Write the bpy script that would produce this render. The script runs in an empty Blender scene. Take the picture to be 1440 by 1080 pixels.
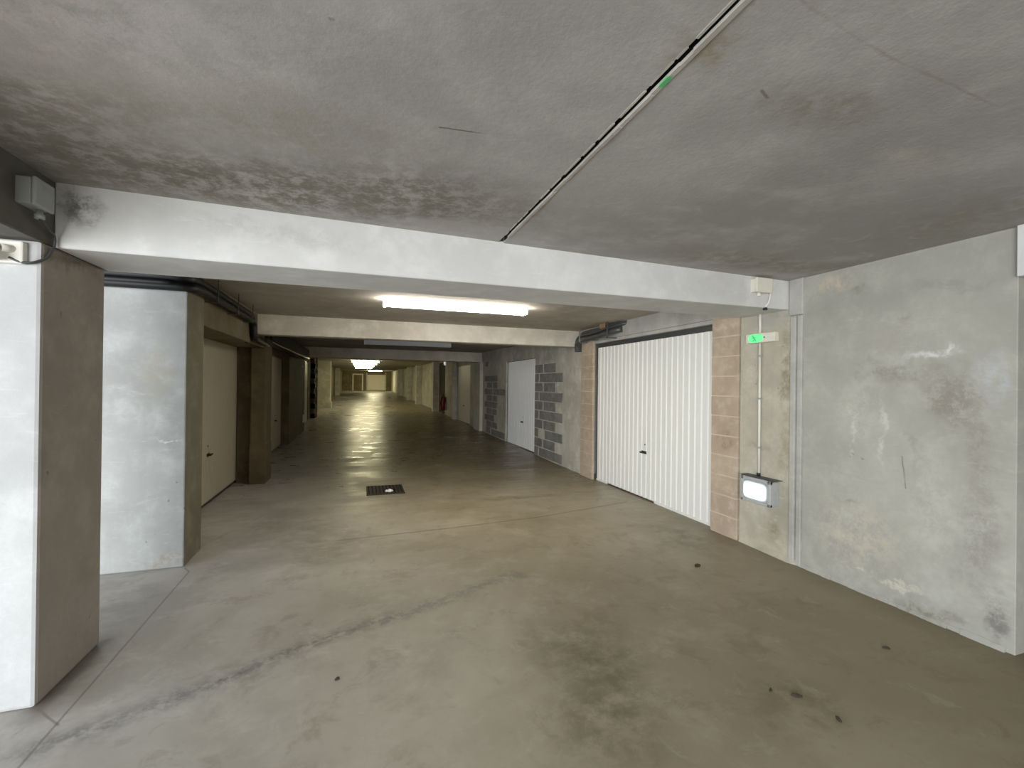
import bpy, bmesh, math, random
from mathutils import Vector, Matrix
random.seed(7)
S = bpy.context.scene
C = S.collection

# ------------------------------------------------------------------ settings
S.view_settings.view_transform = 'Standard'
S.view_settings.look = 'None'
S.view_settings.exposure = 0.12
S.view_settings.gamma = 1.18
S.cycles.use_denoising = True
try:
    S.cycles.denoiser = 'OPENIMAGEDENOISE'
except Exception:
    pass
S.cycles.max_bounces = 10
S.cycles.diffuse_bounces = 6
S.cycles.sample_clamp_indirect = 6.0

H = 2.52            # ceiling height at the entrance
def zf(y):          # the aisle climbs gently beyond the second beam
    return 0.012 * max(0.0, y - 8.0)

def lin(r, g, b):
    f = lambda c: (c / 255 / 12.92) if c / 255 <= .04045 else ((c / 255 + .055) / 1.055) ** 2.4
    return (f(r), f(g), f(b), 1)

# ------------------------------------------------------------------ node helper
class NT:
    def __init__(s, name):
        s.m = bpy.data.materials.new(name); s.m.use_nodes = True
        s.t = s.m.node_tree; s.t.nodes.clear()
        s.out = s.n('ShaderNodeOutputMaterial')
        s.b = s.n('ShaderNodeBsdfPrincipled')
        s.l(s.b.outputs[0], s.out.inputs[0])
        s.pos = s.n('ShaderNodeNewGeometry').outputs['Position']
    def n(s, k): return s.t.nodes.new(k)
    def l(s, a, b): s.t.links.new(a, b)
    def put(s, sock, v):
        if isinstance(v, bpy.types.NodeSocket): s.l(v, sock)
        elif v is not None: sock.default_value = v
    def math(s, op, a, b=None, clamp=False):
        n = s.n('ShaderNodeMath'); n.operation = op; n.use_clamp = clamp
        s.put(n.inputs[0], a); s.put(n.inputs[1], b); return n.outputs[0]
    def vm(s, op, a, b=None, scale=None):
        n = s.n('ShaderNodeVectorMath'); n.operation = op
        s.put(n.inputs[0], a); s.put(n.inputs[1], b)
        if scale is not None: s.put(n.inputs['Scale'], scale)
        return n.outputs['Value'] if op in ('DOT_PRODUCT', 'LENGTH', 'DISTANCE') else n.outputs['Vector']
    def noise(s, scale, detail=6, rough=.6, vec=None, stretch=None, color=False, dist=0):
        v = vec or s.pos
        if stretch: v = s.vm('MULTIPLY', v, stretch)
        n = s.n('ShaderNodeTexNoise'); s.l(v, n.inputs['Vector'])
        n.inputs['Scale'].default_value = scale; n.inputs['Detail'].default_value = detail
        n.inputs['Roughness'].default_value = rough; n.inputs['Distortion'].default_value = dist
        return n.outputs['Color' if color else 'Fac']
    def mr(s, v, a, b, c=0., d=1., smooth=True):
        n = s.n('ShaderNodeMapRange'); n.interpolation_type = 'SMOOTHSTEP' if smooth else 'LINEAR'
        s.put(n.inputs['Value'], v)
        for k, x in zip(('From Min', 'From Max', 'To Min', 'To Max'), (a, b, c, d)): n.inputs[k].default_value = x
        return n.outputs['Result']
    def mix(s, fac, a, b, mode='MIX'):
        n = s.n('ShaderNodeMix'); n.data_type = 'RGBA'; n.blend_type = mode
        s.put(n.inputs[0], fac); s.put(n.inputs[6], a); s.put(n.inputs[7], b); return n.outputs[2]
    def warp(s, scale, amt):
        c = s.noise(scale, 4, .6, color=True)
        return s.vm('ADD', s.pos, s.vm('SCALE', s.vm('SUBTRACT', c, (.5, .5, .5)), scale=amt))
    def spot(s, p, c, r):     # soft blob: 1 at the middle, 0 at radius r
        d = s.vm('LENGTH', s.vm('DIVIDE', s.vm('SUBTRACT', p, c), r))
        return s.mr(d, .15, 1., 1., 0.)
    def line(s, p, pts, w0, w1):
        best = None
        for a, b in zip(pts, pts[1:]):
            a, b = Vector(a), Vector(b); ab = b - a
            pa = s.vm('SUBTRACT', p, tuple(a))
            h = s.math('MULTIPLY', s.vm('DOT_PRODUCT', pa, tuple(ab)), 1 / ab.length_squared, clamp=True)
            n = s.n('ShaderNodeVectorMath'); n.operation = 'SCALE'
            n.inputs[0].default_value = tuple(ab); s.l(h, n.inputs['Scale'])
            d = s.vm('LENGTH', s.vm('SUBTRACT', pa, n.outputs['Vector']))
            best = d if best is None else s.math('MINIMUM', best, d)
        return s.mr(best, w0, w1, 1., 0.)
    def fin(s, color, rough=.85, bump=None, bstr=.3, bdist=.01, spec=.35):
        s.put(s.b.inputs['Base Color'], color); s.put(s.b.inputs['Roughness'], rough)
        s.b.inputs['Specular IOR Level'].default_value = spec
        if bump is not None:
            n = s.n('ShaderNodeBump'); n.inputs['Strength'].default_value = bstr
            n.inputs['Distance'].default_value = bdist
            s.l(bump, n.inputs['Height']); s.l(n.outputs[0], s.b.inputs['Normal'])
        return s.m

def concrete(name, dark, mid, light, streak=.35, spots=(), lines=(), rough=.88, scale=1., pits=True, warp=.25, bstr=.3):
    t = NT(name)
    big = t.noise(.9 * scale, 5, .62); med = t.noise(3.6 * scale, 7, .65); fine = t.noise(38, 4, .7)
    col = t.mix(t.mr(big, .35, .66), dark, mid)
    col = t.mix(t.mr(med, .45, .75, 0, .75), col, light)
    st = t.noise(3.2, 5, .6, stretch=(1.6, 1.6, .22))
    col = t.mix(t.mr(st, .5, .74, 0, streak), col, dark)
    col = t.mix(t.mr(fine, .35, .7, 0, .22), col, dark)
    if pits:
        v = t.n('ShaderNodeTexVoronoi'); v.inputs['Scale'].default_value = 9
        t.l(t.warp(6, .1), v.inputs['Vector'])
        pit = t.mr(v.outputs['Distance'], .05, .1, .6, 0)
        pit = t.math('MULTIPLY', pit, t.mr(t.noise(2.2, 2), .55, .62))
        col = t.mix(pit, col, tuple(x * .35 for x in dark[:3]) + (1,))
    w = t.warp(3.5, warp)
    mott = t.noise(10, 9, .8)
    w = t.vm('ADD', w, t.vm('SCALE', t.vm('SUBTRACT', t.noise(14, 3, .6, color=True), (.5, .5, .5)), scale=warp * .35))
    for c, r, k, a in spots:
        m = t.math('MULTIPLY', t.spot(w, c, r), t.mr(mott, .4, .58, a * .08, a))
        col = t.mix(m, col, k)
    for pts, w0, w1, k, a in lines:
        col = t.mix(t.math('MULTIPLY', t.line(t.warp(5, .03), pts, w0, w1), a), col, k)
    sc = t.noise(9, 5, .6, stretch=(.5, .5, 2.4), dist=1.5)
    col = t.mix(t.mr(sc, .58, .72, 0, .35), col, light)
    hgt = t.math('ADD', t.math('MULTIPLY', med, .6), t.math('MULTIPLY', fine, .35))
    return t.fin(col, rough, hgt, bstr, .012)

def plain(name, col, rough=.5, metal=0, var=.12, spec=.4, emit=None, estr=0):
    t = NT(name)
    n = t.noise(14, 4, .6)
    c = t.mix(t.mr(n, .4, .75, 0, var), col, tuple(x * .45 for x in col[:3]) + (1,))
    t.b.inputs['Metallic'].default_value = metal
    if emit:
        t.b.inputs['Emission Color'].default_value = emit; t.b.inputs['Emission Strength'].default_value = estr
    return t.fin(c, rough, spec=spec)

# ------------------------------------------------------------------ mesh helper
class MB:
    def __init__(s): s.bm = bmesh.new()
    def box(s, x0, x1, y0, y1, z0, z1, bev=0, mi=0, seg=1):
        q = [(x, y, z) for x in (min(x0, x1), max(x0, x1)) for y in (min(y0, y1), max(y0, y1)) for z in (min(z0, z1), max(z0, z1))]
        return s.hexa([q[0], q[4], q[6], q[2], q[1], q[5], q[7], q[3]], bev, mi, seg)
    def hexa(s, q, bev=0, mi=0, seg=1):   # 4 bottom (ccw) + 4 top
        b = bmesh.new(); v = [b.verts.new(p) for p in q]
        for f in ((3, 2, 1, 0), (4, 5, 6, 7), (0, 1, 5, 4), (1, 2, 6, 5), (2, 3, 7, 6), (3, 0, 4, 7)):
            b.faces.new([v[i] for i in f])
        if bev: bmesh.ops.bevel(b, geom=list(b.edges), offset=bev, segments=seg, affect='EDGES', profile=.5)
        bmesh.ops.recalc_face_normals(b, faces=b.faces)
        for f in b.faces: f.material_index = mi
        s.merge(b); return s
    def merge(s, b):
        me = bpy.data.meshes.new('tmp'); b.to_mesh(me); b.free()
        s.bm.from_mesh(me); bpy.data.meshes.remove(me)
    def tube(s, pts, r, n=10, mi=0, cap=True):
        pts = [Vector(p) for p in pts]
        # round the corners
        T = [(pts[min(i + 1, len(pts) - 1)] - pts[max(i - 1, 0)]).normalized() for i in range(len(pts))]
        up = Vector((0, 0, 1)) if abs(T[0].z) < .9 else Vector((0, 1, 0))
        u = T[0].cross(up).normalized(); rings = []
        for p, t in zip(pts, T):
            u = (u - t * u.dot(t)).normalized(); w = t.cross(u)
            rings.append([s.bm.verts.new(p + (u * math.cos(a) + w * math.sin(a)) * r) for a in [2 * math.pi * k / n for k in range(n)]])
        for A, B in zip(rings, rings[1:]):
            for k in range(n):
                f = s.bm.faces.new((A[k], A[(k + 1) % n], B[(k + 1) % n], B[k])); f.smooth = True; f.material_index = mi
        if cap:
            s.bm.faces.new(rings[0][::-1]).material_index = mi; s.bm.faces.new(rings[-1]).material_index = mi
        return s
    def lathe(s, o, prof, axis='Z', n=20, mi=0):
        o = Vector(o); rings = []
        def P(r, h, a):
            c, d = r * math.cos(a), r * math.sin(a)
            return o + (Vector((c, d, h)) if axis == 'Z' else Vector((h, c, d)) if axis == 'X' else Vector((c, h, d)))
        for r, h in prof: rings.append([s.bm.verts.new(P(max(r, 1e-4), h, 2 * math.pi * k / n)) for k in range(n)])
        for A, B in zip(rings, rings[1:]):
            for k in range(n):
                f = s.bm.faces.new((A[k], A[(k + 1) % n], B[(k + 1) % n], B[k])); f.smooth = True; f.material_index = mi
        s.bm.faces.new(rings[0]); s.bm.faces.new(rings[-1])
        return s
    def build(s, name, mats, parent=None, loc=None):
        bmesh.ops.recalc_face_normals(s.bm, faces=s.bm.faces)
        me = bpy.data.meshes.new(name); s.bm.to_mesh(me); s.bm.free()
        for m in (mats if isinstance(mats, (list, tuple)) else [mats]): me.materials.append(m)
        o = bpy.data.objects.new(name, me); C.objects.link(o)
        if parent is not None:
            o.parent = parent; o.matrix_parent_inverse = Matrix.Translation(-Vector(parent.location))
        return o

def smooth_path(pts, rad=.08, k=5):
    pts = [Vector(p) for p in pts]; out = [pts[0]]
    for a, b, c in zip(pts, pts[1:], pts[2:]):
        r = min(rad, (b - a).length * .45, (c - b).length * .45)
        p, q = b + (a - b).normalized() * r, b + (c - b).normalized() * r
        for i in range(k + 1):
            t = i / k; out.append(p * (1 - t) ** 2 + b * 2 * t * (1 - t) + q * t * t)
    return out + [pts[-1]]

def tag(o, label, cat, group=None):
    o['label'] = label; o['category'] = cat
    if group: o['group'] = group
    return o
def thing(name, loc, label, cat, group=None):
    o = bpy.data.objects.new(name, None); C.objects.link(o); o.location = loc; o.empty_display_size = .1
    return tag(o, label, cat, group)
def struct(mb, name, mats):
    o = mb.build(name, mats); o['kind'] = 'structure'; return o

# ------------------------------------------------------------------ materials
def L(*a): return lin(*a)
M_lip = concrete('lit_joint_mortar_lip', L(150, 145, 134), L(172, 167, 156), L(190, 185, 175), pits=False, lines=[([(.9, 1.19, 2.51), (.9, 1.22, 2.51)], .008, .018, L(20, 170, 80), .8)])
# floor
def floor_mat():
    t = NT('floor_concrete')
    w = t.warp(1.6, .35); w2 = t.warp(6, .12)
    big = t.noise(.55, 5, .6, dist=.6); med = t.noise(2.4, 8, .68, dist=.4); fine = t.noise(30, 5, .7)
    col = t.mix(t.mr(big, .36, .64), L(158, 146, 122), L(182, 171, 147))
    col = t.mix(t.mr(med, .47, .72, 0, .7), col, L(196, 186, 163))
    col = t.mix(t.mr(t.noise(1.3, 6, .7, vec=w), .52, .68, 0, .55), col, L(142, 129, 105))
    col = t.mix(t.mr(t.noise(5, 5, .75), .56, .72, 0, .2), col, L(136, 125, 106))
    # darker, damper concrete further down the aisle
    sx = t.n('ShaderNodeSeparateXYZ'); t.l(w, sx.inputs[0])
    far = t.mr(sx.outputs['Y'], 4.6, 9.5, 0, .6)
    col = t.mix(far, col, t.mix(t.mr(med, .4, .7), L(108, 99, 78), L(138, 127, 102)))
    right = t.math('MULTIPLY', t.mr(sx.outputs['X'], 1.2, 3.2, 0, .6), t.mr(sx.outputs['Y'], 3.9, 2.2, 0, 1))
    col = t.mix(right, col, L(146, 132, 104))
    mott = t.noise(6, 7, .75)
    def blob(c, r, k, a, lo=.38, hi=.62):
        nonlocal col
        m = t.math('MULTIPLY', t.spot(w2, c, r), t.mr(mott, lo, hi, a * .15, a))
        col = t.mix(m, col, k)
    blob((1.28, 2.3, 0), (.42, .62, 1), L(92, 85, 54), .8, .36, .62)
    blob((1.1, 1.85, 0), (.4, .45, 1), L(104, 95, 66), .7)
    blob((1.5, 2.65, 0), (.3, .3, 1), L(118, 107, 78), .6)
    blob((-.25, 4.7, 0), (.6, .5, 1), L(124, 107, 86), .7)
    blob((-.75, 5.5, 0), (.7, 1.3, 1), L(126, 118, 106), .6)
    blob((.4, 2.6, 0), (.6, .5, 1), L(140, 132, 116), .5)
    blob((1.9, 7.2, 0), (1.2, .5, 1), L(110, 98, 78), .6)
    blob((2.6, 9.2, 0), (1.2, 2.4, 1), L(94, 85, 70), .7)
    blob((-.4, 9.8, 0), (.7, 3.6, 1), L(96, 88, 76), .6)
    blob((2.2, 5.9, 0), (.9, .16, 1), L(114, 100, 76), .75)
    blob((3.2, 3.85, 0), (.5, .7, 1), L(100, 88, 66), .6)
    blob((2.1, 1.7, 0), (.35, .35, 1), L(102, 90, 62), .5)
    blob((-1.6, 3.8, 0), (.45, .7, 1), L(132, 120, 100), .7)  # shade between near pillar and side bay wall, painted brown
    blob((1.9, 3.0, 0), (.7, .7, 1), L(140, 128, 102), .5)
    blob((.1, 3.3, 0), (.5, .4, 1), L(132, 122, 104), .5)
    blob((0.1, 3.9, 0), (.9, .5, 1), L(198, 187, 162), .5)
    crack = [(-1.3, 2.44, 0), (-1.07, 2.5, 0), (-.86, 2.61, 0), (-.61, 2.73, 0), (-.4, 2.87, 0), (-.14, 2.99, 0), (.07, 3.05, 0), (.35, 3.14, 0), (.67, 3.28, 0), (.99, 3.44, 0), (1.25, 3.5, 0)]
    lm = t.line(t.vm('ADD', t.warp(4, .13), t.vm('SCALE', t.vm('SUBTRACT', t.noise(18, 4, .7, color=True), (.5, .5, .5)), scale=.1)), crack, .0, .12)
    col = t.mix(t.math('MULTIPLY', lm, t.mr(t.noise(14, 6, .8), .38, .58, .05, .8)), col, L(112, 106, 96))
    lm2 = t.line(t.warp(9, .07), crack[2:8], .0, .03)
    col = t.mix(t.math('MULTIPLY', lm2, t.mr(t.noise(9, 5, .8), .48, .6, .0, .65)), col, L(84, 80, 74))
    j1 = t.line(t.warp(8, .008), [(-1.27, .5, 0), (-1.28, 2.5, 0), (-1.31, 4.33, 0), (-1.37, 4.42, 0)], .002, .009)
    j2 = t.line(t.warp(8, .03), [(-.2, 4.77, 0), (1, 4.85, 0), (2.05, 4.97, 0), (3.4, 5.28, 0)], .004, .022)
    j3 = t.line(t.warp(8, .01), [(-1.42, 2.72, 0), (-1.27, 2.57, 0)], .002, .009)
    j4 = t.line(t.warp(3, .1), [(-1.5, 4.7, 0), (-.9, 6.4, 0)], .003, .012)
    for j, a in ((j1, .55), (j2, .6), (j3, .5), (j4, .4)):
        col = t.mix(t.math('MULTIPLY', j, a), col, L(66, 58, 46))
    # gap between light pools painted as a far dark band; grime along wall feet
    col = t.mix(t.math('MULTIPLY', t.mr(sx.outputs['Y'], 30, 34, 0, .55), t.mr(sx.outputs['Y'], 43, 46, 1, 0)), col, L(70, 62, 40))
    gr = t.math('MAXIMUM', t.line(t.warp(4, .15), [(3.68, 1, 0), (3.68, 4, 0), (3.74, 7, 0), (3.74, 15, 0)], .02, .35),
                t.line(t.warp(4, .1), [(-1.42, 2.7, 0), (-1.42, 3.35, 0)], .01, .12))
    lf = t.line(t.warp(7, .06), [(-1.43, 2.74, 0), (-1.43, 3.3, 0)], .005, .06)
    col = t.mix(t.math('MULTIPLY', lf, .8), col, L(70, 60, 48))
    br = t.noise(3.1, 8, .75, vec=w, dist=.5)
    col = t.mix(t.mr(br, .52, .66, 0, .45), col, L(126, 108, 84))
    lt = t.noise(4.3, 7, .75, vec=w2, dist=.6)
    col = t.mix(t.mr(lt, .56, .7, 0, .4), col, L(196, 188, 172))
    col = t.mix(t.math('MULTIPLY', gr, .5), col, L(116, 103, 80))
    v = t.n('ShaderNodeTexVoronoi'); v.inputs['Scale'].default_value = 3.2; t.l(w2, v.inputs['Vector'])
    sp = t.math('MULTIPLY', t.mr(v.outputs['Distance'], .015, .045, .6, 0), t.math('MULTIPLY', t.mr(t.noise(1.1, 2), .5, .6), t.mr(sx.outputs['Y'], 3.5, 5, 1, 0)))
    col = t.mix(sp, col, L(60, 52, 40))
    hs = t.n('ShaderNodeHueSaturation'); t.l(col, hs.inputs['Color']); t.l(t.mr(sx.outputs['X'], -1.3, 1.3, .5, 1.2), hs.inputs['Saturation']); t.l(t.mr(sx.outputs['X'], -1.6, 1.4, .84, .62), hs.inputs['Value'])  # left daylight put into the colour: brighter and greyer there, darker to the right
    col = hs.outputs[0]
    rough = t.mr(t.math('ADD', med, t.math('MULTIPLY', fine, .3)), .45, .85, .30, .52)
    rough = t.math('ADD', rough, t.mr(t.noise(1.5, 5, .7, stretch=(.5, 2.2, 1), dist=1), .4, .65, -.05, .16))
    rough = t.math('SUBTRACT', rough, t.mr(sx.outputs['Y'], 5, 10, 0, .06))
    rough = t.math('MAXIMUM', rough, t.mr(sx.outputs['Y'], 4, 8, .5, .22))
    hgt = t.math('ADD', t.math('MULTIPLY', med, .5), t.math('MULTIPLY', fine, .2))
    return t.fin(col, rough, hgt, .10, .01, spec=.5)
M_floor = floor_mat()
M_ceil = concrete('ceiling_concrete', L(142, 139, 133), L(162, 159, 153), L(174, 170, 164), streak=.05, scale=.8, pits=False, bstr=.35,
    spots=[((-.6, 2.55, H), (1.4, .5, .5), L(100, 92, 78), .95), ((.25, 2.4, H), (1.0, .5, .5), L(106, 98, 84), .9), ((-1.2, 2.3, H), (.4, .6, .5), L(96, 90, 78), .8), ((-.6, 1.3, H), (1., .7, .5), L(176, 168, 166), .5), ((-1.1, 2.0, H), (.6, .5, .5), L(124, 116, 105), .8),
           ((-.3, 1.9, H), (.9, .3, .5), L(140, 132, 118), .7), ((-.9, 1.6, H), (.9, .35, .5), L(186, 177, 174), .6),
           ((2.9, 2.7, H), (1.3, .3, .5), L(124, 116, 102), .75), ((3.3, 1.6, H), (.7, .7, .5), L(130, 123, 108), .7),
           ((1.5, 1.15, H), (.35, .16, .3), L(122, 115, 100), .7), ((2.2, 1.26, H), (.3, .1, .3), L(172, 164, 150), .6), ((.9, 1.05, H), (.14, .16, .3), L(130, 120, 95), .8),
           ((-.1, 1.32, H), (.014, .014, .05), L(40, 36, 32), 1.), ((.45, 2.72, H), (.4, .12, .2), L(164, 160, 150), .6)],
    lines=[([(.95, .83, H), (1.4, .9, H), (2.3, .95, H), (3.6, .97, H)], .001, .009, L(128, 121, 108), .55),
           ([(.27, 1.71, H), (.44, 1.69, H)], .001, .008, L(80, 74, 62), .9),
           ([(.902, 1.19, H), (.902, 1.22, H)], .003, .010, L(20, 160, 80), .8),
           ([(1.22, 1.14, H), (1.27, 1.16, H)], .002, .009, L(100, 93, 82), .8)])
M_ceil2 = concrete('aisle_ceiling_concrete', L(146, 138, 125), L(164, 156, 143), L(174, 167, 155), streak=.05, pits=False)
M_beam = concrete('painted_beam_concrete', L(196, 196, 193), L(212, 212, 209), L(222, 222, 219), streak=.1, pits=False, bstr=.2,
    spots=[((-1.35, 2.8, 2.42), (.11, .3, .15), L(70, 70, 68), .8), ((-.4, 2.85, 2.4), (.8, .2, .1), L(176, 176, 172), .6), ((1.8, 3, 2.22), (.05, .1, .02), L(110, 104, 92), .9),
           ((2.9, 3, 2.4), (.8, .3, .2), L(184, 182, 174), .6)])
M_beam2 = concrete('second_beam_concrete', L(176, 168, 152), L(204, 197, 182), L(216, 210, 196), streak=.1, pits=False, bstr=.2)
M_beamL = concrete('side_beam_concrete', L(70, 68, 62), L(86, 83, 76), L(98, 95, 88), streak=.3, pits=False)
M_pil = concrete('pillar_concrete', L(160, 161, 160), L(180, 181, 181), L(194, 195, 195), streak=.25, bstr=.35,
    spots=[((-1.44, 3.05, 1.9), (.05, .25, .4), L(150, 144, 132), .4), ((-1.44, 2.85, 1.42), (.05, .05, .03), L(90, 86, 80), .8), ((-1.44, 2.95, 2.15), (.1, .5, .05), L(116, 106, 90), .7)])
M_pilS = concrete('shaded_pillar_side', L(122, 115, 106), L(140, 133, 124), L(150, 144, 136), streak=.2, bstr=.35, spots=[((-1.44, 2.95, 2.17), (.1, .5, .05), L(98, 88, 74), .8), ((-1.44, 3.05, 1.9), (.05, .2, .3), L(150, 140, 132), .5)])  # darker copy of the pillar concrete, side shade painted in
M_wallB = concrete('side_bay_wall_concrete', L(156, 156, 152), L(178, 179, 176), L(198, 200, 198), streak=.5,
    spots=[((-1.6, 4.45, 1.6), (.18, .2, .35), L(168, 158, 138), .6), ((-1.5, 4.45, .05), (.3, .2, .1), L(150, 130, 100), .7),
           ((-1.55, 4.45, 1.05), (.14, .2, .015), L(226, 226, 224), .7)])
M_wallBs = concrete('aisle_side_shaded_concrete', L(92, 86, 70), L(112, 105, 87), L(126, 118, 100), streak=.5)  # shade on the wall's aisle face is put into this darker colour
M_wallR = concrete('entrance_wall_concrete', L(144, 142, 132), L(160, 158, 147), L(170, 168, 157), streak=.3, scale=1.2, pits=False, warp=.3,
    spots=[((3.65, 2.66, 2.42), (.3, .2, .12), L(192, 178, 152), .85), ((3.65, 2.5, 2.33), (.3, .1, .05), L(124, 118, 102), .7), ((3.65, 1.9, 2.26), (.3, .45, .05), L(138, 136, 128), .8),
           ((3.65, 2.15, 2.03), (.3, .08, .06), L(126, 120, 106), .85), ((3.65, 2.15, 1.9), (.3, .6, .22), L(148, 144, 134), .6),
           ((3.65, 2.25, 1.66), (.3, .42, .12), L(124, 119, 107), .8), ((3.65, 1.88, 1.5), (.3, .2, .3), L(118, 111, 100), .85), ((3.65, 1.74, 1.2), (.3, .12, .4), L(126, 118, 108), .75),
           ((3.65, 2.0, 1.79), (.3, .22, .05), L(206, 206, 202), .75), ((3.65, 1.9, 1.82), (.3, .025, .09), L(214, 214, 212), .8), ((3.65, 1.7, 1.64), (.3, .1, .2), L(168, 172, 180), .6),
           ((3.65, 2.45, 1.35), (.3, .3, .3), L(178, 176, 164), .5), ((3.65, 2.28, 1.25), (.3, .03, .35), L(196, 193, 183), .7), ((3.65, 2.5, 1.2), (.3, .025, .3), L(194, 192, 182), .6), ((3.65, 2.1, 1.1), (.3, .03, .4), L(130, 124, 114), .5),
           ((3.65, 1.74, .6), (.3, .16, .6), L(130, 123, 115), .8), ((3.65, 2.02, .07), (.3, .3, .07), L(112, 105, 90), .9), ((3.65, 1.64, .15), (.3, .1, .22), L(98, 95, 88), .85),
           ((3.65, 2.5, .45), (.3, .5, .42), L(184, 175, 155), .65), ((3.65, 2.0, .75), (.3, .2, .5), L(182, 176, 164), .5), ((3.65, 2.55, .70), (.3, .2, .035), L(118, 114, 106), .7),
           ((3.65, 2.3, .17), (.3, .4, .03), L(200, 192, 172), .7), ((3.65, 2.5, 1.02), (.05, .03, .015), L(80, 76, 70), .8), ((3.65, 2.42, 1.0), (.05, .02, .012), L(80, 76, 70), .8)],
    lines=[([(3.65, 2.17, 1.08), (3.65, 2.15, .86)], .001, .007, L(108, 102, 94), .8), ([(3.65, 2.3, .86), (3.65, 2.9, .90)], .001, .006, L(150, 146, 134), .5)])
M_wallS = concrete('jamb_wall_concrete', L(150, 144, 126), L(178, 172, 154), L(192, 186, 168), streak=.5,
    spots=[((3.65, 3.1, 1.75), (.2, .09, .6), L(122, 108, 80), .8), ((3.65, 3.2, .2), (.2, .1, .12), L(112, 108, 78), .7), ((3.65, 3.12, 1.0), (.2, .08, .5), L(134, 122, 96), .6), ((3.65, 3.35, 1.0), (.2, .3, .04), L(140, 134, 118), .6), ((3.65, 3.3, 2.2), (.2, .4, .15), L(150, 150, 146), .7),
           ((3.65, 3.35, .05), (.2, .4, .06), L(176, 166, 144), .8)])
M_wallG = concrete('aisle_wall_concrete', L(156, 152, 138), L(188, 183, 169), L(206, 202, 188), streak=.5)
M_lint = concrete('lintel_concrete', L(146, 144, 136), L(172, 170, 162), L(184, 182, 174), streak=.2, pits=False)
M_brown = concrete('brown_pillar_concrete', L(66, 57, 37), L(79, 68, 47), L(90, 79, 58), streak=.6)
M_left = concrete('left_wall_concrete', L(84, 74, 54), L(106, 95, 73), L(118, 107, 85), streak=.5)
M_block = concrete('grey_block', L(102, 101, 96), L(122, 120, 114), L(136, 134, 127), streak=.1, scale=3, pits=False, bstr=.6)
M_mortar = concrete('pale_mortar', L(150, 142, 124), L(172, 164, 145), L(186, 178, 160), streak=.2, scale=2, pits=False)
M_brick = concrete('tan_pier_block', L(158, 140, 118), L(174, 156, 133), L(188, 172, 150), streak=.2, scale=2.5, pits=False, bstr=.5,
    spots=[((3.64, 3.8, 2.2), (.2, .3, .05), L(196, 180, 156), .9), ((3.64, 3.8, 1.0), (.2, .15, .12), L(108, 88, 72), .7)])
M_joint = concrete('pier_joint', L(176, 156, 134), L(192, 173, 152), L(200, 182, 162), pits=False)
M_white = plain('white_door_paint', L(226, 225, 218), .45, var=.05)
M_white2 = plain('cream_door_paint', L(206, 199, 178), .5, var=.06)
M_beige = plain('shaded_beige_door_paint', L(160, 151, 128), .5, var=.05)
M_white3 = plain('cool_white_door_paint', L(236, 237, 238), .45, var=.05)
M_greyd = plain('grey_door_paint', L(84, 91, 94), .5, var=.1)
M_red = plain('red_oxide_paint', L(96, 40, 30), .6, var=.3)
M_steel = plain('dark_steel_frame', L(54, 56, 55), .5, .1, var=.2)
M_black = plain('black_plastic', L(18, 18, 18), .4, var=.1)
M_pipeB = plain('black_pipe', L(14, 14, 15), .5, var=.2, spec=.3)
M_pipeG = plain('dark_grey_pipe', L(66, 68, 67), .35, .2, var=.35, spec=.6)
M_clip = plain('galvanised_strap', L(150, 150, 146), .35, .7, var=.2)
M_rust = plain('rusty_bracket', L(150, 116, 84), .7, .2, var=.4)
M_boxw = plain('cream_plastic', L(214, 211, 194), .55, var=.1)
M_boxg = plain('grey_plastic', L(146, 150, 146), .6, var=.18)
M_pvc = plain('white_conduit_plastic', L(216, 213, 202), .45, var=.05)
M_alu = plain('cast_grey_metal', L(160, 162, 161), .5, .0, var=.2)
M_green = plain('green_lit_sign', L(60, 220, 110), .4, emit=(.12, 1, .32, 1), estr=.5)
M_greenD = plain('green_pictogram', L(20, 150, 70), .4, emit=(.03, .5, .16, 1), estr=.5)
M_glow = plain('lit_white_lens', L(235, 240, 242), .3, emit=(.86, .94, 1, 1), estr=.32)
M_lensrim = plain('clear_lens_edge', L(180, 188, 192), .2)
M_iron = plain('cast_iron', L(38, 30, 26), .6, .5, var=.4)
M_pit = plain('dark_pit', L(10, 8, 7), .9)
M_litter = plain('white_paper', L(235, 232, 222), .8)
M_leaf = plain('dead_leaf', L(44, 32, 18), .8, var=.5)
M_void = plain('unlit_interior', L(20, 18, 15), .95)
M_dred = plain('dark_red_paint', L(96, 24, 24), .4, var=.2)
M_tube = plain('lit_tube_diffuser', L(250, 248, 238), .4, emit=(1, .94, .82, 1), estr=36)
M_tubeF = plain('lit_far_diffuser', L(250, 246, 220), .4, emit=(1, .9, .5, 1), estr=50)
M_tubeE = plain('lit_end_diffuser', L(250, 246, 220), .4, emit=(1, .9, .5, 1), estr=150)
M_tubeoff = plain('unlit_diffuser', L(206, 210, 216), .35, var=.04)
M_tin = plain('white_lamp_housing', L(200, 198, 190), .5, var=.08)

# ------------------------------------------------------------------ floor
m = MB()
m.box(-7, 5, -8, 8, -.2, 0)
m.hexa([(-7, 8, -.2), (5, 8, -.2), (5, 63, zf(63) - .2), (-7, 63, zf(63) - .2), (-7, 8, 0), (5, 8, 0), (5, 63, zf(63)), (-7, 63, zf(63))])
struct(m, 'floor', M_floor)

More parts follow.
